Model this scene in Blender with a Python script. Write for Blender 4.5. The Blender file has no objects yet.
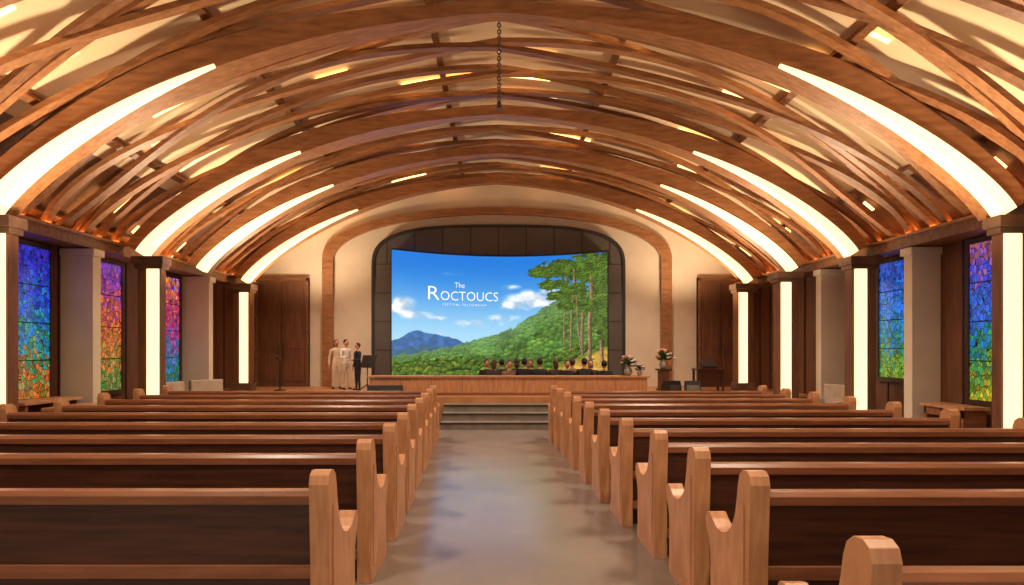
import bpy, math, random
import numpy as np
from mathutils import Vector
random.seed(7); np.random.seed(7)
S=bpy.context.scene
try:
    S.view_settings.view_transform='Standard'; S.view_settings.look='None'
except Exception: pass
def lin(c):
    return tuple(((v/255)/12.92 if v/255<=0.04045 else ((v/255+0.055)/1.055)**2.4) for v in c)
# ---------------- materials ----------------
def base(name):
    m=bpy.data.materials.new(name); m.use_nodes=True
    nt=m.node_tree; return m,nt,nt.nodes,nt.links,nt.nodes['Principled BSDF']
def noise_mat(name,c1,c2,scale=(1,1,1),nscale=4,rough=.5,bump=0,detail=4,spec=.5,metal=0):
    m,nt,N,L,P=base(name)
    tc=N.new('ShaderNodeTexCoord'); mp=N.new('ShaderNodeMapping'); mp.inputs['Scale'].default_value=scale
    no=N.new('ShaderNodeTexNoise'); no.inputs['Scale'].default_value=nscale; no.inputs['Detail'].default_value=detail
    cr=N.new('ShaderNodeValToRGB'); cr.color_ramp.elements[0].position=.3; cr.color_ramp.elements[1].position=.7
    cr.color_ramp.elements[0].color=(*lin(c1),1); cr.color_ramp.elements[1].color=(*lin(c2),1)
    L.new(tc.outputs['Object'],mp.inputs[0]); L.new(mp.outputs[0],no.inputs['Vector']); L.new(no.outputs['Fac'],cr.inputs[0]); L.new(cr.outputs[0],P.inputs['Base Color'])
    P.inputs['Roughness'].default_value=rough; P.inputs['Specular IOR Level'].default_value=spec; P.inputs['Metallic'].default_value=metal
    if bump:
        b=N.new('ShaderNodeBump'); b.inputs['Strength'].default_value=bump; b.inputs['Distance'].default_value=.02
        L.new(no.outputs['Fac'],b.inputs['Height']); L.new(b.outputs[0],P.inputs['Normal'])
    return m
def emis(name,c,s):
    m,nt,N,L,P=base(name)
    P.inputs['Base Color'].default_value=(*lin(c),1)
    P.inputs['Emission Color'].default_value=(*lin(c),1); P.inputs['Emission Strength'].default_value=s
    return m
W_rib=noise_mat('glulam_wood',(110,70,42),(150,100,64),(1,6,6),3,.42)
W_rib2=noise_mat('glulam_wood_light',(138,92,58),(178,124,82),(1,6,6),3,.4)
W_dark=noise_mat('walnut_dark',(56,31,22),(88,52,36),(1,12,14),2,.35)
W_rail=noise_mat('pew_rail_wood',(126,78,52),(160,104,72),(1,12,12),2,.28)
W_honey=noise_mat('honey_oak',(184,128,88),(212,158,114),(8,3,1.2),3,.35)
W_panel=noise_mat('wall_walnut',(100,64,44),(128,84,58),(6,6,.6),3,.5)
W_stage=noise_mat('stage_oak',(176,122,82),(202,148,102),(1,10,1),3,.4)
Cream=noise_mat('cream_plaster',(222,206,184),(232,216,196),(1,1,1),2,.8)
CreamC=noise_mat('ceiling_panel',(234,206,168),(244,220,184),(1,1,1),1.5,.7)
Floor=noise_mat('polished_concrete',(140,130,124),(154,144,136),(1,1,1),1.2,.2,detail=8)
StepM=noise_mat('grey_stone',(122,114,106),(150,140,130),(1,1,1),5,.5)
Bronze=noise_mat('bronze_capital',(86,62,48),(116,86,66),(1,1,1),4,.4)
DarkPan=noise_mat('taupe_panel',(86,78,74),(100,90,86),(1,1,1),1,.6)
Seam=noise_mat('panel_seam',(46,40,38),(54,48,46),(1,1,1),1,.7)
Black=noise_mat('black_plastic',(16,16,18),(30,30,32),(1,1,1),6,.5)
Metal=noise_mat('dark_metal',(90,84,78),(120,112,104),(1,1,1),6,.35,metal=.8)
LED=emis('led_diffuser',(255,228,176),1.5)
LEDc=emis('led_column_diffuser',(255,228,176),1.5)
LEDs=emis('cove_led',(255,196,120),4.5)
LEDo=emis('cove_led_amber',(255,160,80),12)
# ---------------- mesh builder ----------------
class MB:
    def __init__(s): s.v=[];s.f=[];s.m=[];s.mats=[];s.sm=[]
    def add(s,vs,fs,mat,smooth=False):
        if mat not in s.mats: s.mats.append(mat)
        k=s.mats.index(mat); o=len(s.v); s.v+= [tuple(v) for v in vs]
        for f in fs: s.f.append(tuple(i+o for i in f)); s.m.append(k); s.sm.append(smooth)
    def box(s,x0,x1,y0,y1,z0,z1,mat):
        vs=[(x,y,z) for x in(x0,x1) for y in(y0,y1) for z in(z0,z1)]
        s.add(vs,[(0,1,3,2),(4,6,7,5),(0,4,5,1),(2,3,7,6),(0,2,6,4),(1,5,7,3)],mat)
    def prism(s,poly,ax,a0,a1,mat):
        n=len(poly)
        def P(p,a): return (a,p[0],p[1]) if ax=='x' else ((p[0],a,p[1]) if ax=='y' else (p[0],p[1],a))
        vs=[P(p,a0) for p in poly]+[P(p,a1) for p in poly]
        s.add(vs,[tuple(range(n)),tuple(range(2*n-1,n-1,-1))]+[(i,(i+1)%n,n+(i+1)%n,n+i) for i in range(n)],mat)
    def tube(s,p0,p1,r0,r1,mat,n=10):
        p0=Vector(p0);p1=Vector(p1);d=(p1-p0).normalized(); u=d.orthogonal().normalized(); w=d.cross(u)
        vs=[]
        for p,r in((p0,r0),(p1,r1)):
            for i in range(n):
                a=2*math.pi*i/n; vs.append(p+u*(r*math.cos(a))+w*(r*math.sin(a)))
        s.add(vs,[(i,(i+1)%n,n+(i+1)%n,n+i) for i in range(n)],mat,True)
        s.add(vs,[tuple(range(n-1,-1,-1)),tuple(range(n,2*n))],mat)
    def lathe(s,c,prof,mat,n=16):
        vs=[];k=len(prof)
        for r,z in prof:
            for i in range(n):
                a=2*math.pi*i/n; vs.append((c[0]+r*math.cos(a),c[1]+r*math.sin(a),c[2]+z))
        fs=[(j*n+i,j*n+(i+1)%n,(j+1)*n+(i+1)%n,(j+1)*n+i) for j in range(k-1) for i in range(n)]
        s.add(vs,fs,mat,True)
    def ell(s,c,r,mat,nu=12,nv=8):
        vs=[];fs=[]
        for j in range(nv+1):
            ph=math.pi*j/nv
            for i in range(nu):
                a=2*math.pi*i/nu
                vs.append((c[0]+r[0]*math.sin(ph)*math.cos(a),c[1]+r[1]*math.sin(ph)*math.sin(a),c[2]-r[2]*math.cos(ph)))
        for j in range(nv):
            for i in range(nu): fs.append((j*nu+i,j*nu+(i+1)%nu,(j+1)*nu+(i+1)%nu,(j+1)*nu+i))
        s.add(vs,fs,mat,True)
    def sweep(s,pts,nrm,sec,mat,closed=True,smooth=False):
        vs=[];k=None
        for i,(p,n) in enumerate(zip(pts,nrm)):
            sc=sec(i) if callable(sec) else sec; k=len(sc)
            for b,q in sc: vs.append((p[0]+n[0]*q,p[1]+b,p[2]+n[1]*q))
        fs=[]; R=k if closed else k-1
        for i in range(len(pts)-1):
            for j in range(R): fs.append((i*k+j,i*k+(j+1)%k,(i+1)*k+(j+1)%k,(i+1)*k+j))
        if closed:
            fs.append(tuple(range(k))); fs.append(tuple(range(len(pts)*k-1,(len(pts)-1)*k-1,-1)))
        s.add(vs,fs,mat,smooth)
    def obj(s,name,loc=(0,0,0),bevel=0,rot=0,data=None,sc=1):
        if data is None:
            me=bpy.data.meshes.new(name); me.from_pydata(s.v,[],s.f)
            for m in s.mats: me.materials.append(m)
            me.polygons.foreach_set('material_index',s.m); me.polygons.foreach_set('use_smooth',s.sm); me.update()
            import bmesh
            bm=bmesh.new(); bm.from_mesh(me); bmesh.ops.recalc_face_normals(bm,faces=bm.faces); bm.to_mesh(me); bm.free()
        else: me=data
        o=bpy.data.objects.new(name,me); S.collection.objects.link(o); o.location=loc; o.rotation_euler[2]=rot; o.scale=(sc,sc,sc)
        if bevel:
            b=o.modifiers.new('bevel','BEVEL'); b.width=bevel; b.segments=2; b.limit_method='ANGLE'
        return o
# ---------------- camera ----------------
cd=bpy.data.cameras.new('camera'); cam=bpy.data.objects.new('camera',cd); S.collection.objects.link(cam)
cam.location=(0,0,1.6); cam.rotation_euler=(math.radians(90),0,0); cd.sensor_width=36; cd.lens=36*600/1024
cd.shift_x=15/1024; cd.shift_y=57.5/1024; cd.clip_start=.05; S.camera=cam
# ---------------- room shell ----------------
XW=7.25; YB=17.0; ST=.57; Y0=-3
b=MB(); b.box(-XW-.2,XW+.2,Y0,YB+.2,-.2,0,Floor); b.obj('floor')
b=MB(); b.box(-XW,XW,YB,YB+.2,0,6.7,Cream); b.obj('wall_back')
for sx,nm in((-1,'wall_left'),(1,'wall_right')):
    b=MB(); b.box(min(sx*XW,sx*(XW+.2)),max(sx*XW,sx*(XW+.2)),Y0,YB,0,3.45,W_panel)
    y=Y0+.3
    while y<YB-.1:
        b.box(min(sx*XW,sx*(XW-.025)),max(sx*XW,sx*(XW-.025)),y,y+.03,.15,3.3,W_dark); y+=.6
    b.obj(nm)
    b=MB(); b.box(min(sx*XW,sx*(XW-.05)),max(sx*XW,sx*(XW-.05)),Y0,13.2,0,.16,W_rail); b.obj('baseboard_'+nm[5:])
    b=MB(); b.box(min(sx*XW,sx*(XW-.5)),max(sx*XW,sx*(XW-.5)),Y0,16.84,3.3,3.46,W_rib)
    b.box(min(sx*XW,sx*(XW-.58)),max(sx*XW,sx*(XW-.58)),Y0,16.84,3.46,3.5,W_rib2)
    b.box(min(sx*(XW-.42),sx*(XW-.46)),max(sx*(XW-.42),sx*(XW-.46)),Y0+4,YB-.3,3.505,3.53,LEDo)
    b.obj('cornice_beam')
def vf(u): u=abs(u); return .62*(1-u**2.3)+.38*math.sqrt(max(0,1-u*u*.985))
def vault(a,h,z0,n=64,t0=0,t1=math.pi,pk=.12):
    P=[];Nn=[]
    f0=vf(1)
    for i in range(n+1):
        t=t0+(t1-t0)*i/n
        f=lambda t:(-a*math.cos(t), z0+h*((vf(math.cos(t))-f0)/(1-f0)*(1-pk)+pk*(1-abs(math.cos(t)))))
        x,z=f(t); e=1e-3
        if t<=0: x1,z1=f(0.01); x2,z2=f(.03)
        elif t>=math.pi-1e-6: x1,z1=f(math.pi-.03); x2,z2=f(math.pi-.01)
        else: x1,z1=f(max(t-e,0)); x2,z2=f(min(t+e,math.pi))
        tx,tz=x2-x1,z2-z1; l=math.hypot(tx,tz) or 1; nx,nz=tz/l,-tx/l
        P.append((t,x,z)); Nn.append((nx,nz))
    return P,Nn
# ceiling shell
P,Nn=vault(XW+.05,3.12,3.4,pk=.16)
b=MB()
for i in range(len(P)-1):
    t=P[i][0]; m=CreamC if abs(P[i][1])<6.15 else W_panel
    (t0,x0,z0),(t1,x1,z1)=P[i],P[i+1]
    b.add([(x0,Y0,z0),(x1,Y0,z1),(x1,YB,z1),(x0,YB,z0)],[(0,1,2,3)],m)
    b.add([(x0,Y0,z0+.15),(x1,Y0,z1+.15),(x1,YB,z1+.15),(x0,YB,z0+.15)],[(3,2,1,0)],m)
b.obj('ceiling')
def rect(w,d): return [(-w/2,0),(w/2,0),(w/2,d),(-w/2,d)]
PITCH=.86
b=MB()
P,Nn=vault(7.0,2.95,3.4,80,pk=.16)
k=0;y=3.2
while y<16.8:
    ph=(k%2)*math.pi
    for sgn in(1,-1):
        pts=[(x,min(y+sgn*(.24*math.sin(4*t+ph)+.05*math.sin(6*t+k)),16.85),z) for t,x,z in P]
        off=.0 if sgn>0 else .04
        b.sweep(pts,Nn,[(-.065,off),(.065,off),(.065,off+.075),(-.065,off+.075)],W_rib if (k+(sgn>0))%2 else W_rib2)
    y+=PITCH;k+=1
# crossing diagonals sweeping along the nave
y=3.4;k=0
while y<17.8:
    for sgn in(1,-1):
        seg=[];nn=[]
        for (t,x,z),n_ in zip(P,Nn):
            yy=y+sgn*1.3*math.cos(t)
            if 2.5<yy<16.85: seg.append((x,yy,z)); nn.append(n_)
        if len(seg)>5: b.sweep(seg,nn,[(-.05,-.05),(.05,-.05),(.05,.02),(-.05,.02)],W_rib2)
    y+=3*PITCH;k+=1
b.obj('ceiling_rib_lattice')
P2,N2=vault(7.22,3.08,3.4,48,pk=.16)
b=MB()
for i in range(4,48,6):
    t,x,z=P2[i]; n=N2[i]
    tx,tz=-n[1],n[0]
    vs=[]
    for yy in(Y0+4,16.84):
        for a_,c_ in((-.05,-.02),(.05,-.02),(.05,.08),(-.05,.08)): vs.append((x+tx*a_+n[0]*c_,yy,z+tz*a_+n[1]*c_))
    b.add(vs,[(0,1,2,3),(7,6,5,4),(0,4,5,1),(1,5,6,2),(2,6,7,3),(3,7,4,0)],W_rib)
b.obj('ceiling_purlins')
b=MB(); P3,N3=vault(7.24,3.09,3.4,120,pk=.16)
y=3.2+PITCH*.5
while y<16.6:
    for q in range(6):
        i0=6+q*18+random.randint(0,9); ln=random.randint(3,8)
        yy=y+random.uniform(-.1,.15)
        b.sweep([(x,yy,z) for t,x,z in P3[i0:i0+ln]],N3[i0:i0+ln],rect(.045,.03),LEDs)
    y+=PITCH
b.obj('ceiling_slit_lights')
# main arches with led
RY=[4.2,7.65,10.9,13.05,15.3]
PA,NA=vault(6.3,2.56,3.285,80,pk=.15)
for ry in RY:
    b=MB()
    def asec(i):
        u=abs(math.cos(PA[i][0])); k=max(0,min(1,(u-.15)/.5)); w=.1+.1*k; d=-.18-.2*k
        return [(-w,0),(w,0),(w,d),(-w,d)]
    b.sweep([(x,ry,z) for t,x,z in PA],NA,asec,W_rib2)
    for side in(0,1):
        idx=[i for i,(t,x,z) in enumerate(PA) if t<1.0] if side==0 else [i for i,(t,x,z) in enumerate(PA) if t>math.pi-1.0][::-1]
        pts=[(PA[i][1],ry,PA[i][2]) for i in idx]; nn=[NA[i] for i in idx]; L_=len(idx)
        def sec(i,L_=L_):
            w=1-.85*(i/(L_-1))**2.5
            return [(-.225,-.16*w),(-.225,.015),(-.22+.2*w,.015),(-.22+.2*w,-.01),(-.18,-.16*w)]
        b.sweep(pts,nn,sec,LED)
    b.obj('timber_arch')
# columns: inner face x, front face y, depth
def column(sx,xi,yf,dp=.3,zb=0):
    b=MB(); xo=xi+.42
    def bx(p,q,y0,y1,z0,z1,m): b.box(min(sx*p,sx*q),max(sx*p,sx*q),y0,y1,z0,z1,m)
    bx(xi,xo,yf,yf+dp,zb,3.05,W_panel)
    bx(xi-.04,xo+.04,yf-.05,yf+dp+.04,zb,zb+.2,Bronze)
    bx(xi-.04,xo+.04,yf-.04,yf+dp+.03,3.05,3.13,Bronze); bx(xi-.07,xo+.08,yf-.08,yf+dp+.06,3.13,3.27,Bronze)
    bx(xi+.03,xi+.25,yf-.03,yf-.001,zb+.2,3.05,LEDc)
    b.obj('lit_column',bevel=.008)
column(-1,6.1,4.1); column(-1,6.08,7.47,.16); column(-1,6.0,10.72,.16); column(-1,6.23,15.1,.3,ST)
column(1,6.3,4.1); column(1,6.27,7.47,.14); column(1,6.35,10.72,.25); column(1,6.03,12.82,.3); column(1,6.05,15.1,.3,ST)
def pilaster(sx,y0,y1,xi,cap=3.28,zb=0):
    X2=XW-.001
    b=MB(); a0,a1=min(sx*xi,sx*X2),max(sx*xi,sx*X2)
    b.box(a0,a1,y0,y1,zb,cap,Cream)
    c0,c1=min(sx*(xi-.04),sx*X2),max(sx*(xi-.04),sx*X2)
    b.box(c0,c1,y0-.04,y1+.04,zb,zb+.2,Cream); b.box(c0,c1,y0-.04,y1+.04,cap-.12,cap,Cream)
    b.obj('pilaster',bevel=.006)
pilaster(-1,9.95,10.15,6.7); pilaster(-1,13.75,13.95,6.6,zb=ST); pilaster(-1,6.6,6.9,6.65)
pilaster(1,9.8,10.0,6.78); pilaster(1,12.5,12.7,6.75); pilaster(1,6.3,6.6,6.75)
# ---------------- stained glass ----------------
def glass_mat(name,stops,seed):
    m,nt,N,L,Pn=base(name)
    tc=N.new('ShaderNodeTexCoord'); sep=N.new('ShaderNodeSeparateXYZ'); L.new(tc.outputs['Object'],sep.inputs[0])
    mp=N.new('ShaderNodeMapping'); mp.inputs['Location'].default_value=(seed,seed*2,0); mp.inputs['Scale'].default_value=(1,1.6,1); L.new(tc.outputs['Object'],mp.inputs[0])
    v=N.new('ShaderNodeTexVoronoi'); v.inputs['Scale'].default_value=11; L.new(mp.outputs[0],v.inputs['Vector'])
    ve=N.new('ShaderNodeTexVoronoi'); ve.feature='DISTANCE_TO_EDGE'; ve.inputs['Scale'].default_value=11; L.new(mp.outputs[0],ve.inputs['Vector'])
    mr=N.new('ShaderNodeMapRange'); mr.inputs[1].default_value=.8; mr.inputs[2].default_value=3.3; L.new(sep.outputs[2],mr.inputs[0])
    sc=N.new('ShaderNodeSeparateColor'); L.new(v.outputs['Color'],sc.inputs[0])
    a=N.new('ShaderNodeMath'); a.operation='MULTIPLY_ADD'; L.new(sc.outputs[0],a.inputs[0]); a.inputs[1].default_value=.34; a.inputs[2].default_value=-.17
    ad=N.new('ShaderNodeMath'); ad.operation='ADD'; L.new(a.outputs[0],ad.inputs[0]); L.new(mr.outputs[0],ad.inputs[1])
    cr=N.new('ShaderNodeValToRGB'); L.new(ad.outputs[0],cr.inputs[0])
    e=cr.color_ramp.elements
    for i,(p,c) in enumerate(stops):
        el=e[i] if i<2 else e.new(p); el.position=p; el.color=(*lin(c),1)
    lt=N.new('ShaderNodeMath'); lt.operation='GREATER_THAN'; L.new(ve.outputs['Distance'],lt.inputs[0]); lt.inputs[1].default_value=.045
    br=N.new('ShaderNodeMath'); br.operation='MULTIPLY_ADD'; L.new(sc.outputs[1],br.inputs[0]); br.inputs[1].default_value=.9; br.inputs[2].default_value=.45
    mu=N.new('ShaderNodeMath'); mu.operation='MULTIPLY'; L.new(br.outputs[0],mu.inputs[0]); L.new(lt.outputs[0],mu.inputs[1])
    L.new(cr.outputs[0],Pn.inputs['Emission Color']); L.new(mu.outputs[0],Pn.inputs['Emission Strength'])
    Pn.inputs['Base Color'].default_value=(.02,.02,.02,1); Pn.inputs['Roughness'].default_value=.2
    return m
gL=[(0,(150,120,30)),(.12,(220,90,30)),(.3,(40,150,90)),(.5,(20,130,190)),(.75,(30,60,210)),(1,(60,30,170))]
gL2=[(0,(60,140,60)),(.2,(150,130,60)),(.4,(230,120,40)),(.6,(210,80,70)),(.8,(150,60,150)),(1,(120,50,180))]
gL3=[(0,(40,120,60)),(.3,(30,120,190)),(.5,(180,50,140)),(.7,(200,60,90)),(.85,(240,140,50)),(1,(70,60,200))]
gR=[(0,(110,150,30)),(.22,(120,160,40)),(.34,(30,140,80)),(.48,(20,130,190)),(.75,(30,110,220)),(1,(30,70,190))]
gR2=[(0,(200,170,40)),(.15,(110,150,40)),(.32,(30,140,90)),(.5,(20,110,210)),(.75,(70,60,200)),(1,(190,100,90))]
def window(i,sx,y0,y1,z0,z1,st):
    b=MB(); g=glass_mat('stained_glass_%d'%i,st,i*3.1)
    A=lambda p,q:(min(sx*p,sx*q),max(sx*p,sx*q))
    x=A(XW-.03,XW-.045); b.box(*x,y0,y1,z0,z1,g)
    x=A(XW-.0,XW-.07)
    b.box(*x,y0-.08,y0,z0-.08,z1+.08,W_dark); b.box(*x,y1,y1+.08,z0-.08,z1+.08,W_dark)
    b.box(*x,y0,y1,z1,z1+.08,W_dark); b.box(*x,y0,y1,z0-.08,z0,W_dark)
    x=A(XW-.03,XW-.06)
    for k in range(1,4):
        z=z0+(z1-z0)*k/4; b.box(*x,y0,y1,z-.008,z+.008,Black)
    b.obj('window_%d'%i)
window(1,-1,8.98,9.66,.85,3.2,gL); window(2,-1,10.85,11.5,.85,3.2,gL2); window(3,-1,12.95,13.6,.85,3.2,gL3)
window(4,1,8.5,9.14,.85,3.2,gR2); window(5,1,10.5,11.3,1.1,3.2,gR)
# ---------------- stage ----------------
b=MB()
PX0,PX1=-3.0,3.5
b.box(-XW,PX0,13.2,YB,0,ST,W_stage); b.box(PX1,XW,13.2,YB,0,ST,W_stage); b.box(PX0,PX1,13.2,14.05,0,ST,W_stage)
b.box(PX0,PX1,16.2,YB,0,.86,W_stage); b.box(PX0,PX1,14.05,16.2,0,.22,W_stage)
b.obj('stage_platform')
b=MB()
for i in range(3):
    b.box(-1.14,1.1,12.0+.4*i,13.19,.1425*i,.1425*(i+1),StepM)
    b.box(-1.14,1.1,11.98+.4*i,12.02+.4*i,.1425*(i+1)-.03,.1425*(i+1)+.004,Seam)
b.obj('stage_steps')
b=MB(); b.box(-2.9,3.42,13.65,14.0,ST,.97,W_honey); b.box(-2.95,3.47,13.6,14.05,.97,1.01,W_stage); b.box(-2.92,3.44,13.63,14.0,ST,ST+.06,W_rail)
x=-2.2
while x<3.3: b.box(x,x+.012,13.643,13.66,ST+.06,.97,W_rail); x+=.7
b.obj('choir_front_wall',bevel=.005)
# back wall surround
def arch_poly(hw,z0,zs,zt,n=2.6,seg=40,cx=0):
    pts=[(cx-hw,z0)]
    for i in range(seg+1):
        a=math.pi-math.pi*i/seg; c,s_=math.cos(a),math.sin(a)
        pts.append((cx+hw*math.copysign(abs(c)**(2/n),c),zs+(zt-zs)*abs(s_)**(2/n)))
    pts.append((cx+hw,z0)); return pts
b=MB(); o=arch_poly(4.92,ST,4.2,5.62,2.1); i_=arch_poly(4.62,ST,4.1,5.42,2.1)
n=len(o)
vs=[(x,16.86,z) for x,z in o]+[(x,16.86,z) for x,z in i_]+[(x,16.999,z) for x,z in o]+[(x,16.999,z) for x,z in i_]
fs=[]
for k in range(n-1): fs+=[(k,k+1,n+k+1,n+k),(k,2*n+k,2*n+k+1,k+1),(n+k,n+k+1,3*n+k+1,3*n+k)]
b.add(vs,fs,W_rib2); b.obj('trim_1')
CX=.04
b=MB(); b.prism(arch_poly(3.52,.86,3.85,5.07,3.2,cx=CX),'y',16.8,16.99,DarkPan)
def ztop(x):
    r=abs((x-CX)/3.52); return 3.85+1.22*(1-r**3.2)**(1/3.2)
for i in range(-4,5):
    x=CX+i*.78; 
    if abs(x-CX)<3.5: b.box(x-.012,x+.012,16.792,16.81,4.0,ztop(x)-.02,Seam)
for z in(1.6,2.4,3.2,4.0):
    for sx in(-1,1):
        x0,x1=(CX-3.5,CX-2.9) if sx<0 else (CX+2.9,CX+3.5); b.box(x0,x1,16.792,16.81,z-.01,z+.01,Seam)
o=arch_poly(3.55,.86,3.85,5.11,3.2,cx=CX); i_=arch_poly(3.47,.86,3.8,5.03,3.2,cx=CX); n=len(o)
vs=[(x,16.76,z) for x,z in o]+[(x,16.76,z) for x,z in i_]+[(x,16.99,z) for x,z in o]+[(x,16.82,z) for x,z in i_]
fs=[]
for k in range(n-1): fs+=[(k,k+1,n+k+1,n+k),(k,2*n+k,2*n+k+1,k+1),(n+k,n+k+1,3*n+k+1,3*n+k)]
b.add(vs,fs,Seam); b.obj('screen_surround')
# doors
for i,(x0,x1) in enumerate(((-6.8,-5.3),(5.65,6.95))):
    b=MB(); b.box(x0,x1,16.88,16.998,ST,3.62,W_panel)
    c=(x0+x1)/2; b.box(c-.012,c+.012,16.87,16.89,ST,3.5,W_dark)
    for a in(x0,x1-.07): b.box(a,a+.07,16.85,16.998,ST,3.62,W_rib)
    b.box(x0,x1,16.85,16.998,3.55,3.64,W_rib)
    for (p,q) in((x0+.14,c-.08),(c+.08,x1-.14)):
        for z0,z1 in((ST+.15,1.5),(1.65,2.5),(2.65,3.45)): b.box(p,q,16.865,16.885,z0,z1,W_panel)
    for sx in(-1,1): b.tube((c+sx*.06,16.84,1.45),(c+sx*.06,16.84,1.8),.015,.015,Metal)
    b.obj('door_%d'%(i+1),bevel=.004)
# ---------------- screen ----------------
def vnoise(x,y,seed):
    rng=np.random.RandomState(seed); G=rng.rand(64,64)
    xi=np.floor(x).astype(int);yi=np.floor(y).astype(int);fx=x-xi;fy=y-yi
    fx=fx*fx*(3-2*fx);fy=fy*fy*(3-2*fy)
    g=lambda a,c:G[a%64,c%64]
    return (g(xi,yi)*(1-fx)+g(xi+1,yi)*fx)*(1-fy)+(g(xi,yi+1)*(1-fx)+g(xi+1,yi+1)*fx)*fy
def fbm(x,y,seed,o=4):
    r=0;a=.5
    for k in range(o): r=r+a*vnoise(x*2**k,y*2**k,seed+k); a*=.5
    return r/(1-.5**o)
def crowns(x,y,seed):
    rng=np.random.RandomState(seed); J=rng.rand(64,64,3)
    xi=np.floor(x).astype(int);yi=np.floor(y).astype(int)
    best=np.full(x.shape,9.);sh=np.zeros(x.shape);rd=np.zeros(x.shape)
    for a in(-1,0,1):
        for c in(-1,0,1):
            j=J[(xi+a)%64,(yi+c)%64]; dx=x-(xi+a+j[...,0]);dy=y-(yi+c+j[...,1])
            d=dx*dx+dy*dy; mk=d<best
            best=np.where(mk,d,best); sh=np.where(mk,.55-.55*dy-.25*dx-.45*d,sh); rd=np.where(mk,j[...,2],rd)
    return np.clip(sh,0,1),rd
NU,NV=430,256
U,V=np.meshgrid(np.linspace(0,1,NU),np.linspace(0,1,NV))
X=392+215*U; Y=377-127*V
C=np.zeros((NV,NU,3))
def col(c): return np.array(c,float)
def mix(M,c):
    global C
    M=np.clip(M,0,1)[...,None]; C=C*(1-M)+np.asarray(c)*M
def ss(a,b_,x): t=np.clip((x-a)/(b_-a),0,1); return t*t*(3-2*t)
k=ss(248,350,Y)[...,None]; C=col((26,120,216))*(1-k)+col((172,220,244))*k
cl=np.zeros_like(X)
for cx,cy,rx,ry,a in((403,306,12,11,1.1),(414,314,18,5,.8),(437,317,14,3,.6),(534,296,26,10,1.1),(548,290,14,8,.9),(516,302,20,6,.8),(512,283,12,4,.6),(560,268,18,5,.6),(452,270,22,3,.3),(475,322,34,5,.6),(500,316,25,5,.6),(545,262,14,5,.5),(430,335,30,5,.5)):
    cl=np.maximum(cl,a*np.exp(-((X-cx)/rx)**2-((Y-cy)/ry)**2))
f=fbm(X/11,Y/7,3,6); cm=ss(.2,.8,cl*(.25+1.5*f))
mix(cm,col((244,247,252))[None,None]-(1-ss(.3,.7,f))[...,None]*col((62,46,30)))
n1=fbm(X/5,Y/3,12)
r=341-11*np.exp(-((X-414)/15)**2)-7*np.exp(-((X-440)/20)**2)+fbm(X/6,Y*0,9)*3+np.maximum(X-460,0)*.2
mix(ss(0,1,Y-r),col((66,112,168))[None,None]*(.75+.45*n1)[...,None])
r=349-5*np.exp(-((X-425)/16)**2)+fbm(X/7,Y*0,19)*2
mix(ss(0,1,Y-r),col((66,108,134))[None,None]*(.75+.4*n1)[...,None])
hx=[392,415,435,455,475,495,515,530,545,560,580,607]; hy=[357,354,350,345,340,335,326,316,306,298,290,282]
for dy,cs,seed,hz in((0,2.6,21,.36),(9,3.4,23,.2),(19,4.4,27,.06)):
    r=np.interp(X,hx,hy)+dy*(.4+.6*ss(420,500,X))+(fbm(X/3,Y*0,seed)-.5)*5-2*fbm(X/14,Y*0,seed+40)
    s_,rd=crowns(X/cs,Y/(cs*.85),seed)
    big=fbm(X/14,Y/9,seed+3)
    cg=(col((40,72,28))[None,None]*(1-s_[...,None])+(col((122,166,62))[None,None]+(rd[...,None]-.5)*col((60,40,20)))*s_[...,None])*(.6+.85*big)[...,None]
    cg=cg*(1-hz)+col((130,170,150))*hz
    mix(ss(0,1,Y-r),cg)
hy2=[364,360,358,357,359,361,361,360,356,351,344,336]
for dy,cs,seed in((0,4.2,51),(7,5.4,53)):
    r=np.interp(X,hx,hy2)+dy+(fbm(X/2.5,Y*0,seed)-.5)*8
    s_,rd=crowns(X/cs,Y/(cs*.8),seed); n2=fbm(X/1.5,Y/1.2,30,4)
    cg=(col((26,48,18))[None,None]*(1-s_[...,None])+(col((124,156,50))[None,None]+(rd[...,None]-.5)*col((80,40,10)))*s_[...,None])*(.5+n2)[...,None]
    mix(ss(0,1,Y-r),cg)
n2=fbm(X/2.2,Y/1.6,30,5)
gm=ss(0,7,Y-(377-(X-530)*.42))*ss(.22,.42,fbm(X/8,Y/3,55)+.12)
mix(gm,col((214,168,72))[None,None]*(.55+.7*n2)[...,None])
fol=np.zeros_like(X)
for cx,cy,rx,ry in((592,266,30,20),(566,264,30,11),(544,267,18,8),(602,292,16,26),(575,287,19,10),(554,281,17,7),(604,318,11,24),(570,302,13,8),(558,293,14,5),(588,304,14,9)):
    fol=np.maximum(fol,np.exp(-((X-cx)/rx)**2-((Y-cy)/ry)**2))
def trunks(a):
    for cx,w,y0,y1,ln in a:
        c=cx+(Y-310)*ln+.5*np.sin(Y/9+cx); mk=(1-ss(w*.6,w,np.abs(X-c)))*(Y>y0)*(Y<y1)
        sh=np.clip(.8-.5*(X-c)/w,.35,1.2)[...,None]*(.7+.6*vnoise(X*2,Y/1.5,71))[...,None]; mix(mk,col((158,122,92))[None,None]*sh)
trunks(((583,1.7,256,356,.0),(601,2.1,252,362,.02),(566,.9,272,345,-.04)))
f2=fbm(X/4,Y/2.6,61,6); fm=ss(.32,.4,fol*(.25+1.15*f2)); s_,rd=crowns(X/2.2,Y/1.6,77)
mix(fm,(col((26,46,16))[None,None]*(1-s_[...,None])+col((122,158,58))[None,None]*s_[...,None])*(.45+fbm(X/5,Y/4,66,4))[...,None])
trunks(((573,1.2,262,352,-.05),(591,2.4,266,366,-.03),(578,.9,276,348,.08)))
fm2=ss(.5,.6,fol*(.2+1.2*fbm(X/3,Y/2,81,5)))
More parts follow.
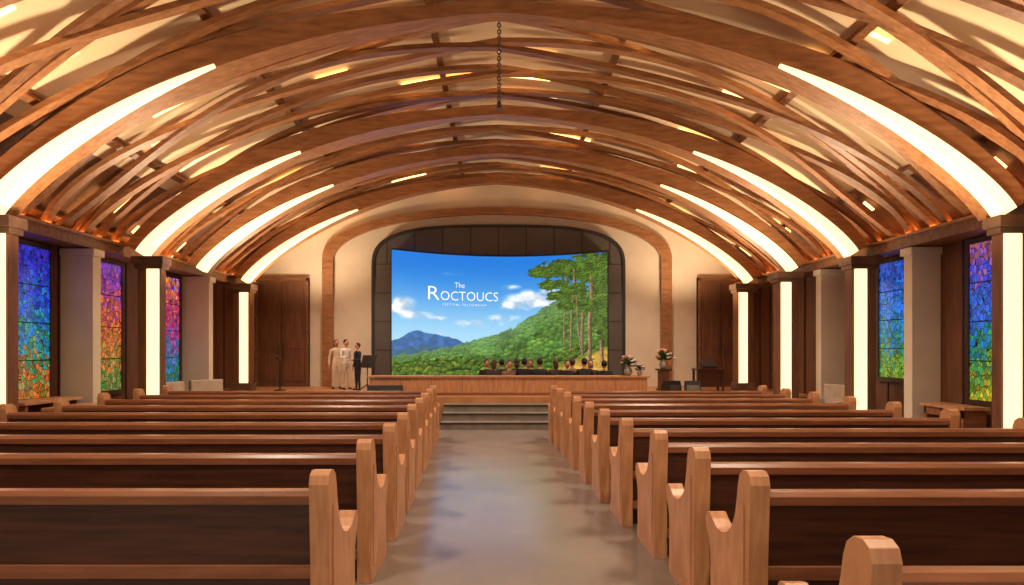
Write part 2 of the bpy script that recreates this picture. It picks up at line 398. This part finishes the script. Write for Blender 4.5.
mix(fm2,(col((30,52,18))[None,None]*(1-s_[...,None])+col((130,168,62))[None,None]*s_[...,None])*(.45+fbm(X/4,Y/3,86,4))[...,None])
C=np.clip(C,0,255)/255; Cl=np.where(C<=.04045,C/12.92,((C+.055)/1.055)**2.4)
SX0,SX1,SZ0,SZ1=-2.86,3.0,.9,4.33
def spt(u,v,d=0):
    c=1-(2*u-1)**2
    return (SX0+(SX1-SX0)*u, 16.3+.42*c-d, SZ0+(SZ1-.1*c-.06*u-SZ0)*v+ .0)
vs=[spt(u,v) for v in np.linspace(0,1,NV) for u in np.linspace(0,1,NU)]
fs=[(j*NU+i,j*NU+i+1,(j+1)*NU+i+1,(j+1)*NU+i) for j in range(NV-1) for i in range(NU-1)]
me=bpy.data.meshes.new('projection_screen'); me.from_pydata(vs,[],fs)
ca=me.color_attributes.new('picture','FLOAT_COLOR','POINT')
ca.data.foreach_set('color',np.concatenate([Cl,np.ones((NV,NU,1))],2).reshape(-1).astype(np.float32))
m,nt,N,L,Pn=base('screen_picture'); at=N.new('ShaderNodeVertexColor'); at.layer_name='picture'
L.new(at.outputs[0],Pn.inputs['Emission Color']); Pn.inputs['Emission Strength'].default_value=1.1; Pn.inputs['Base Color'].default_value=(.01,.01,.01,1); Pn.inputs['Roughness'].default_value=.6
me.materials.append(m); scr=bpy.data.objects.new('projection_screen',me); S.collection.objects.link(scr)
b=MB()
for v0,v1 in((-.012,0),(1,1.012)):
    ring=[]
    for u in np.linspace(0,1,33):
        p=spt(u,v0);q=spt(u,v1); ring.append(((p[0],p[1]-.02,p[2]),(q[0],q[1]-.02,q[2]),(q[0],q[1]+.05,q[2]),(p[0],p[1]+.05,p[2])))
    vv=[p for r_ in ring for p in r_]; ff=[(i*4+j,i*4+(j+1)%4,i*4+4+(j+1)%4,i*4+4+j) for i in range(32) for j in range(4)]
    b.add(vv,ff,Black)
for u0,u1,zt in((-.005,0,SZ1+.03),(1,1.005,SZ1-.03)):
    x0=SX0+(SX1-SX0)*u0;x1=SX0+(SX1-SX0)*u1; b.box(x0,x1,16.28,16.79,SZ0-.03,zt,Black)
fo=b.obj('screen_frame'); fo.parent=scr
Wht=emis('caption_white',(255,255,255),1.0)
def caption(txt,cx,y0,w,hh):
    cu=bpy.data.curves.new('t','FONT'); cu.body=txt; cu.align_x='CENTER'; cu.size=1; cu.resolution_u=3; cu.offset=-.012
    o=bpy.data.objects.new('t',cu); S.collection.objects.link(o); bpy.context.view_layer.update()
    me=bpy.data.meshes.new_from_object(o.evaluated_get(bpy.context.evaluated_depsgraph_get()))
    bpy.data.objects.remove(o); co=[v.co.copy() for v in me.vertices]
    xs=[c.x for c in co]; ys=[c.y for c in co]; ww=max(xs)-min(xs); h0=max(ys)
    for v in me.vertices:
        px=cx+(v.co.x-(max(xs)+min(xs))/2)/ww*w; py=y0-v.co.y/h0*hh
        v.co=Vector(spt((px-392)/215,(377-py)/127,.02))
    me.materials.clear(); me.materials.append(Wht)
    o=bpy.data.objects.new('caption_text',me); S.collection.objects.link(o); o.parent=scr
caption('The',459,284.5,10,5.5); caption('R',433,298,11,14); caption('OCTOUCS',469,298,58,9.5); caption('F E S T I V A L   F E L L O W S H I P',464,303.5,44,2.2)
# ---------------- pews ----------------
def pew_mesh(length,sx):
    b=MB()
    prof=[(0.03,0),(.58,0),(.60,.04),(.575,.12),(.575,.40),(.60,.47),(.645,.53),(.655,.585),(.635,.625),(.59,.635),(.545,.605),(.48,.575),(.40,.57),(.32,.595),(.25,.65),(.205,.73),(.18,.82),(.165,.90),(.145,.95),(.105,.98),(.055,.985),(.02,.965),(.005,.92),(.03,.5)]
    b.prism(prof,'x',0,sx*.10,W_honey); b.prism(prof,'x',sx*(length-.1),sx*length,W_honey)
    inset=[(.08,.1),(.5,.1),(.5,.42),(.36,.48),(.2,.56),(.12,.8),(.08,.8)]
    b.prism(inset,'x',-sx*.006,0,W_honey)
    A=(min(sx*.1,sx*(length-.1)),max(sx*.1,sx*(length-.1)))
    b.prism([(.07,.2),(.105,.2),(.075,.83),(.04,.83)],'x',*A,W_dark)
    b.prism([(.02,.815),(.10,.815),(.105,.86),(.09,.885),(.03,.885),(.012,.86)],'x',*A,W_rail)
    b.prism([(.045,.43),(.072,.43),(.068,.50),(.04,.50)],'x',*A,W_rail)
    b.box(*A,.1,.56,.40,.445,W_rail); b.box(*A,.12,.16,.0,.40,W_dark)
    b.box(*A,.0,.06,.17,.23,W_rail)
    for f in(.5,):
        c=sx*length*f; b.box(c-.03,c+.03,.05,.54,0,.40,W_dark)
    return b
lm=pew_mesh(4.75,-1); rm=pew_mesh(3.75,1)
LX=[(3.02,-.85),(4.08,-.86),(4.98,-.85),(5.88,-.88),(6.8,-.92),(7.7,-.95),(8.6,-.99),(9.5,-1.02),(10.4,-1.06)]
RX=[(1.9,1.19),(3.0,1.27),(3.75,1.24),(4.55,1.2),(5.4,1.13),(6.25,1.08),(7.1,1.05),(7.95,1.02),(8.8,.99),(9.6,.96),(10.4,.94)]
d=None
for y,x in LX: 
    o=lm.obj('church_pew',(x,y,0),bevel=.008,data=d); d=o.data
d=None
for y,x in RX:
    o=rm.obj('church_pew',(x,y,0),bevel=.008,data=d); d=o.data
# ---------------- people ----------------
Skin=noise_mat('skin',(196,140,112),(208,152,124),(1,1,1),5,.5)
Hair=noise_mat('hair_dark',(22,16,14),(38,28,22),(1,1,1),20,.6)
Hair2=noise_mat('hair_brown',(70,44,28),(96,62,40),(1,1,1),20,.6)
Navy=noise_mat('dark_cloth',(26,26,36),(40,40,54),(1,1,1),8,.8)
Char=noise_mat('charcoal_cloth',(52,46,46),(70,62,60),(1,1,1),8,.8)
Beige=noise_mat('beige_cloth',(206,184,156),(222,204,178),(1,1,1),8,.8)
White=noise_mat('white_cloth',(226,218,206),(238,230,220),(1,1,1),8,.8)
Tan=noise_mat('tan_cloth',(130,98,74),(150,116,90),(1,1,1),8,.8)
def human(J,E,shirt,pants,classify,hands,head,hairlen=0,hair=None):
    H_=hair or Hair
    me=bpy.data.meshes.new('s'); me.from_pydata([j[:3] for j in J],E,[])
    o=bpy.data.objects.new('s',me); S.collection.objects.link(o)
    sk=o.modifiers.new('skin','SKIN')
    for i,j in enumerate(J):
        sv=me.skin_vertices[0].data[i]; sv.radius=(j[3],j[4] if len(j)>4 else j[3])
        if i==0: sv.use_root=True
    ss_=o.modifiers.new('sub','SUBSURF'); ss_.levels=2
    bpy.context.view_layer.update()
    ev=bpy.data.meshes.new_from_object(o.evaluated_get(bpy.context.evaluated_depsgraph_get()))
    bpy.data.objects.remove(o)
    b=MB(); b.v+=[tuple(v.co) for v in ev.vertices]
    for p in ev.polygons:
        m_=classify(p.center)
        if m_ not in b.mats: b.mats.append(m_)
        b.f.append(tuple(p.vertices)); b.m.append(b.mats.index(m_)); b.sm.append(True)
    hx0,hy0,hz=head
    b.ell((hx0,hy0,hz),(.078,.095,.115),Skin,16,12)
    b.ell((hx0,hy0+.025,hz+.03),(.086,.1,.105),H_,16,12)
    if hairlen: b.ell((hx0,hy0+.06,hz-.05),(.08,.06,.13),H_,12,8)
    b.ell((hx0,hy0-.098,hz-.015),(.013,.02,.022),Skin,8,6)
    b.ell((hx0,hy0-.088,hz-.055),(.025,.01,.008),Tan,8,6)
    for sx in(-1,1):
        b.ell((hx0+sx*.08,hy0+.01,hz-.01),(.012,.02,.03),Skin,8,6)
        b.ell((hx0+sx*.03,hy0-.086,hz+.01),(.011,.008,.007),Black,8,6)
    for (hx,hy,hz_),dr,sx in hands:
        d=Vector(dr).normalized(); side=d.cross(Vector((0,0,1))) if abs(d.z)<.8 else Vector((0,1,0)); side.normalize()
        c=Vector((hx,hy,hz_)); b.tube(c,c+d*.08,.024,.032,Skin,8); b.ell(tuple(c+d*.05),(.032,.032,.032),Skin,10,6)
        nrm_=d.cross(side)
        for q in range(4):
            p=c+d*.08+side*((q-1.5)*.018); ln=(.05,.062,.058,.044)[q]
            b.tube(p,p+d*ln*.6,.0085,.008,Skin,6); b.tube(p+d*ln*.6,p+d*ln+nrm_*.015,.008,.006,Skin,6)
        p=c+d*.03+side*.028*sx; b.tube(p,p+d*.045+side*.022*sx,.01,.008,Skin,6)
    return b
def seated_person(shirt,pants,seatz=.45,hair=None,hl=0):
    J=[(0,0,seatz+.1,.13),(0,.0,seatz+.28,.13,.11),(0,-.01,seatz+.46,.18,.11),(0,-.0,seatz+.58,.06),(0,-.01,seatz+.66,.05)]
    E=[(0,1),(1,2),(2,3),(3,4)];H=[]
    for sx in(-1,1):
        k=len(J)
        J+=[(sx*.19,0,seatz+.52,.07),(sx*.24,-.03,seatz+.27,.05),(sx*.13,-.24,seatz+.2,.034),(sx*.12,-.29,seatz+.2,.03)]
        E+=[(2,k),(k,k+1),(k+1,k+2),(k+2,k+3)]
        k=len(J)
        J+=[(sx*.1,-.04,seatz+.09,.09),(sx*.12,-.43,seatz+.06,.065),(sx*.12,-.44,.1,.042),(sx*.12,-.44,.05,.04),(sx*.13,-.6,.035,.035)]
        E+=[(0,k),(k,k+1),(k+1,k+2),(k+2,k+3),(k+3,k+4)]
        H.append(((sx*.12,-.28,seatz+.2),(0,-1,-.1),-sx))
    def cls(c):
        if c.z>seatz+.59: return Skin
        if c.z<.08: return Black
        if c.y<-.26 and c.z>seatz+.14: return Skin
        if c.z<seatz+.15 or (c.y<-.12 and c.z<seatz+.13): return pants
        return shirt
    return human(J,E,shirt,pants,cls,H,(0,-.02,seatz+.76),hl,hair)
def standing_person(shirt,pants,reach=0,hairlen=0,hair=None):
    J=[(0,0,.95,.14,.11),(0,0,1.12,.125,.1),(0,0,1.34,.165,.11),(0,0,1.45,.06),(0,-.01,1.54,.05)]
    E=[(0,1),(1,2),(2,3),(3,4)];H=[]
    for sx in(-1,1):
        k=len(J)
        if reach and sx*reach>0: A=[(sx*.19,0,1.40,.06),(sx*.25,-.05,1.14,.045),(sx*.18,-.3,1.12,.034),(sx*.17,-.36,1.13,.028)]; H.append(((sx*.17,-.35,1.13),(0,-1,.1),-sx))
        else: A=[(sx*.19,0,1.40,.06),(sx*.25,.01,1.12,.045),(sx*.27,-.04,.88,.034),(sx*.27,-.05,.83,.028)]; H.append(((sx*.27,-.05,.84),(0,-.1,-1),sx))
        J+=A; E+=[(2,k),(k,k+1),(k+1,k+2),(k+2,k+3)]
        k=len(J)
        J+=[(sx*.09,0,.86,.095),(sx*.11,-.01,.48,.06),(sx*.12,.01,.1,.042),(sx*.12,.01,.05,.042),(sx*.14,-.15,.035,.034)]
        E+=[(0,k),(k,k+1),(k+1,k+2),(k+2,k+3),(k+3,k+4)]
    def cls(c):
        if c.z>1.46: return Skin
        if c.z<.08: return Black
        if (abs(c.x)>.2 and c.z<.87 and c.z>.7) or (c.y<-.31 and c.z>1): return Skin
        if c.z<.92 and abs(c.x)<.21: return pants
        return shirt
    return human(J,E,shirt,pants,cls,H,(0,-.02,1.64),hairlen,hair)
v=[seated_person(Navy,Navy),seated_person(Char,Navy,hair=Hair2,hl=1),seated_person(Tan,Char,hair=Hair2)]
data=[None,None,None]
xs=[-.27,-.07,.12,.3,.5,.68,.87,1.06, 1.52,1.74,1.95,2.17,2.42,2.66]
for i,px in enumerate(xs):
    kk=[0,1,0,2,1,0,1,0,1,0,2,0,1,0][i]
    o=v[kk].obj('choir_singer',(px,14.9+(.0 if i%2 else .65)+random.uniform(-.03,.03),.22),data=data[kk],rot=(math.pi if i%3 else 0)+random.uniform(-.4,.4),sc=random.uniform(.84,.89)); data[kk]=o.data
b=MB(); b.box(-.6,3.0,14.75,15.05,.52,.59,W_dark); b.box(-.6,3.0,15.4,15.7,.52,.59,W_dark)
for y in(14.8,15.45):
    for x in(-.5,.6,1.8,2.9): b.box(x-.03,x+.03,y,y+.2,.22,.52,W_dark)
b.obj('choir_bench')
# presenters on the platform
PS=.74
standing_person(Beige,Beige,1,1,Hair2).obj('standing_presenter',(-4.26,15.9,ST),rot=math.radians(30),sc=PS)
standing_person(White,Beige,-1,0).obj('standing_presenter',(-3.93,15.6,ST),rot=math.radians(50),sc=PS)
standing_person(Navy,Navy,1,0).obj('camera_operator',(-3.55,15.3,ST),rot=math.radians(-50),sc=PS*.93)
def music_stand(x,y,h=1.1,rot=0):
    b=MB(); b.tube((0,0,.1),(0,0,h-.1),.014,.014,Black)
    for k in range(3):
        a=k*2.094; b.tube((0,0,.18),(.25*math.cos(a),.25*math.sin(a),.01),.012,.012,Black)
    b.prism([(-.02,h-.2),(.0,h-.2),(.12,h+.1),(.1,h+.1)],'x',-.2,.2,Black); b.box(-.2,.2,-.08,.0,h-.21,h-.19,Black)
    b.obj('music_stand',(x,y,ST),rot=rot)
music_stand(-3.22,14.9,.8,-.4)
def mic_stand(x,y,h=1.05):
    b=MB(); b.lathe((0,0,0),[(0,0),(.14,0),(.14,.02),(.02,.03)],Black); b.tube((0,0,.02),(0,0,h),.018,.016,Black); b.tube((0,0,h),(.0,-.15,h+.08),.016,.016,Black)
    b.ell((0,-.2,h+.1),(.045,.08,.045),Black); b.obj('microphone_stand',(x,y,ST+.002))
mic_stand(-5.5,15.2,.75)
def wedge(x,y,w=.7,h=.34,rot=0,dp=1):
    b=MB(); b.prism([(0,0),(.42*dp,0),(.42*dp,.12),(.3*dp,h),(.08*dp,h)] ,'x',-w/2,w/2,Black); b.prism([(.004,.03),(.01,.03),(.075*dp,h-.04),(.07*dp,h-.04)],'x',-w/2+.03,w/2-.03,Metal); b.obj('stage_monitor_speaker',(x,y,ST+.002),rot=rot,bevel=.008)
wedge(-2.5,13.23,.75,.24,0,.8); wedge(4.35,14.6,.34,.27,.2); wedge(4.75,14.5,.36,.27,-.2)
# flowers
Leaf=noise_mat('leaf_green',(36,70,26),(74,112,44),(1,1,1),9,.5)
Petal=noise_mat('petal_white',(236,226,214),(250,244,236),(1,1,1),9,.5)
Petal2=noise_mat('petal_pink',(214,120,110),(232,160,140),(1,1,1),9,.5)
Vase=noise_mat('ceramic_vase',(150,140,128),(180,170,158),(1,1,1),4,.3)
def flowers(name,loc,s=1,ped=0):
    b=MB()
    if ped:
        b.box(-.16,.16,-.16,.16,0,.04,W_dark); b.box(-.12,.12,-.12,.12,.04,ped-.04,W_panel); b.box(-.17,.17,-.17,.17,ped-.04,ped,W_dark)
    b.lathe((0,0,ped),[(0,0),(.06*s,0),(.1*s,.07*s),(.09*s,.14*s),(.045*s,.19*s),(.065*s,.22*s),(.05*s,.2*s)],Vase)
    R=random.Random(5)
    for i in range(60):
        a=R.uniform(0,6.28); e=R.uniform(.15,1.45); l=R.uniform(.15,.32)*s
        d=Vector((math.cos(a)*math.cos(e),math.sin(a)*math.cos(e),math.sin(e))); p0=Vector((0,0,ped+.2*s)); p1=p0+d*l
        sd=d.cross(Vector((0,0,1))).normalized()*.035*s; mid=p0+d*l*.6
        b.add([p0,mid+sd,p1+Vector((0,0,-.03*s)),mid-sd],[(0,1,2,3)],Leaf)
        b.tube(p0,p0+d*l*.8,.003,.003,Leaf,5)
        if i%3==0:
            c=p0+d*l*.95; mt=Petal if i%2 else Petal2
            for q in range(5):
                aa=q*1.257; b.ell((c.x+.022*s*math.cos(aa),c.y+.022*s*math.sin(aa),c.z),(.02*s,.02*s,.014*s),mt,7,5)
            b.ell((c.x,c.y,c.z+.008*s),(.012*s,.012*s,.012*s),Tan,6,5)
    b.obj(name,loc)
flowers('flower_arrangement',(3.02,13.82,1.012),1.0)
flowers('flower_arrangement',(3.28,13.8,1.012),.6)
flowers('flower_pedestal',(4.25,15.3,ST+.002),1.1,.55)
b=MB()
b.box(-.35,.35,-.22,.22,.52,.56,W_dark)
for x in(-.31,.31):
    for y in(-.18,.18): b.box(x-.025,x+.025,y-.025,y+.025,0,.52,W_dark)
b.box(-.31,.31,-.17,-.15,.1,.52,W_dark); b.prism([(-.12,.56),(.1,.56),(.1,.76),(-.12,.62)],'x',-.18,.18,Black)
b.obj('side_table',(5.35,15.2,ST+.002),bevel=.005)
Grey=noise_mat('upholstery_taupe',(180,162,144),(198,180,160),(1,1,1),9,.8)
def armchair(x,y,rot=0,z=0,s=1):
    b=MB(); b.box(-.3,.3,-.28,.26,.14,.42,Grey); b.box(-.3,.3,.18,.3,.42,.84,Grey); b.box(-.36,-.28,-.28,.3,.1,.58,Grey); b.box(.28,.36,-.28,.3,.1,.58,Grey)
    for a in(-.3,.3):
        for c in(-.24,.24): b.box(a-.02,a+.02,c-.02,c+.02,0,.14,W_dark)
    b.obj('armchair',(x,y,z),bevel=.03,rot=rot,sc=s)
armchair(-6.25,11.75,1.2,0,1.15); armchair(-6.0,12.65,.9,0,1.15); armchair(6.45,11.6,-1.2,0,1.1)
def side_bench(x,y,l,h=.8):
    b=MB(); b.box(-.2,.2,-l/2,l/2,h,h+.05,W_honey)
    for c in(-l/2+.05,0,l/2-.1): b.box(-.17,.17,c,c+.05,0,h,W_rail)
    b.box(-.15,.15,-l/2+.1,l/2-.1,.12,.16,W_rail); b.box(-.17,-.14,-l/2+.05,l/2-.05,h-.12,h,W_rail); b.obj('side_table_bench',(x,y,0),bevel=.006)
side_bench(-6.93,9.15,1.2); side_bench(6.93,9.1,.9,.72); side_bench(-6.3,9.0,.9,.72)
# hanging chain
b=MB(); z=6.4;i=0
while z>5.15:
    n=12;vs=[];ax=i%2
    for k in range(n):
        a=2*math.pi*k/n
        for j in range(4):
            c=2*math.pi*j/4; rr=.024+.008*math.cos(c)
            px=rr*math.cos(a);pz=(rr+.012)*math.sin(a);py=.008*math.sin(c)
            vs.append(((px if ax else py)+.03,(py if ax else px)+8.6,z+pz))
    b.add(vs,[(k*4+j,k*4+(j+1)%4,((k+1)%n)*4+(j+1)%4,((k+1)%n)*4+j) for k in range(n) for j in range(4)],Metal,True)
    z-=.048;i+=1
b.tube((.03,8.6,5.15),(.03,8.6,5.06),.03,.045,Metal); b.obj('hanging_chain')
# ---------------- lights ----------------
def spot(x,y,z,e,ang=150,col_=(1,.81,.61),r=.12,up=False):
    l=bpy.data.lights.new('added_fill_spot','SPOT'); l.energy=e; l.color=col_; l.spot_size=math.radians(ang); l.spot_blend=.8; l.shadow_soft_size=r  # added spot lamp for general brightness, no fixture behind it
    o=bpy.data.objects.new('added_fill_spot',l); S.collection.objects.link(o); o.location=(x,y,z)
    if up: o.rotation_euler[0]=math.pi
for y in(2,6.5,11):
    for x in(-3,3): spot(x,y,4.7,370,r=.3)  # added fill aimed down over the nave
spot(-3.5,14.6,4.5,290,140); spot(3.5,14.6,4.5,290,140)  # added fill over the stage
for y in(2.5,7,11.5,15.2):
    for sx in(-1,1): spot(sx*5.0,y,2.4,450,150,(1,.76,.49),.25,True)  # added fill aimed up to brighten the vault
w=bpy.data.worlds.new('world'); S.world=w; w.use_nodes=True
w.node_tree.nodes['Background'].inputs[0].default_value=(1,.83,.68,1); w.node_tree.nodes['Background'].inputs[1].default_value=.6
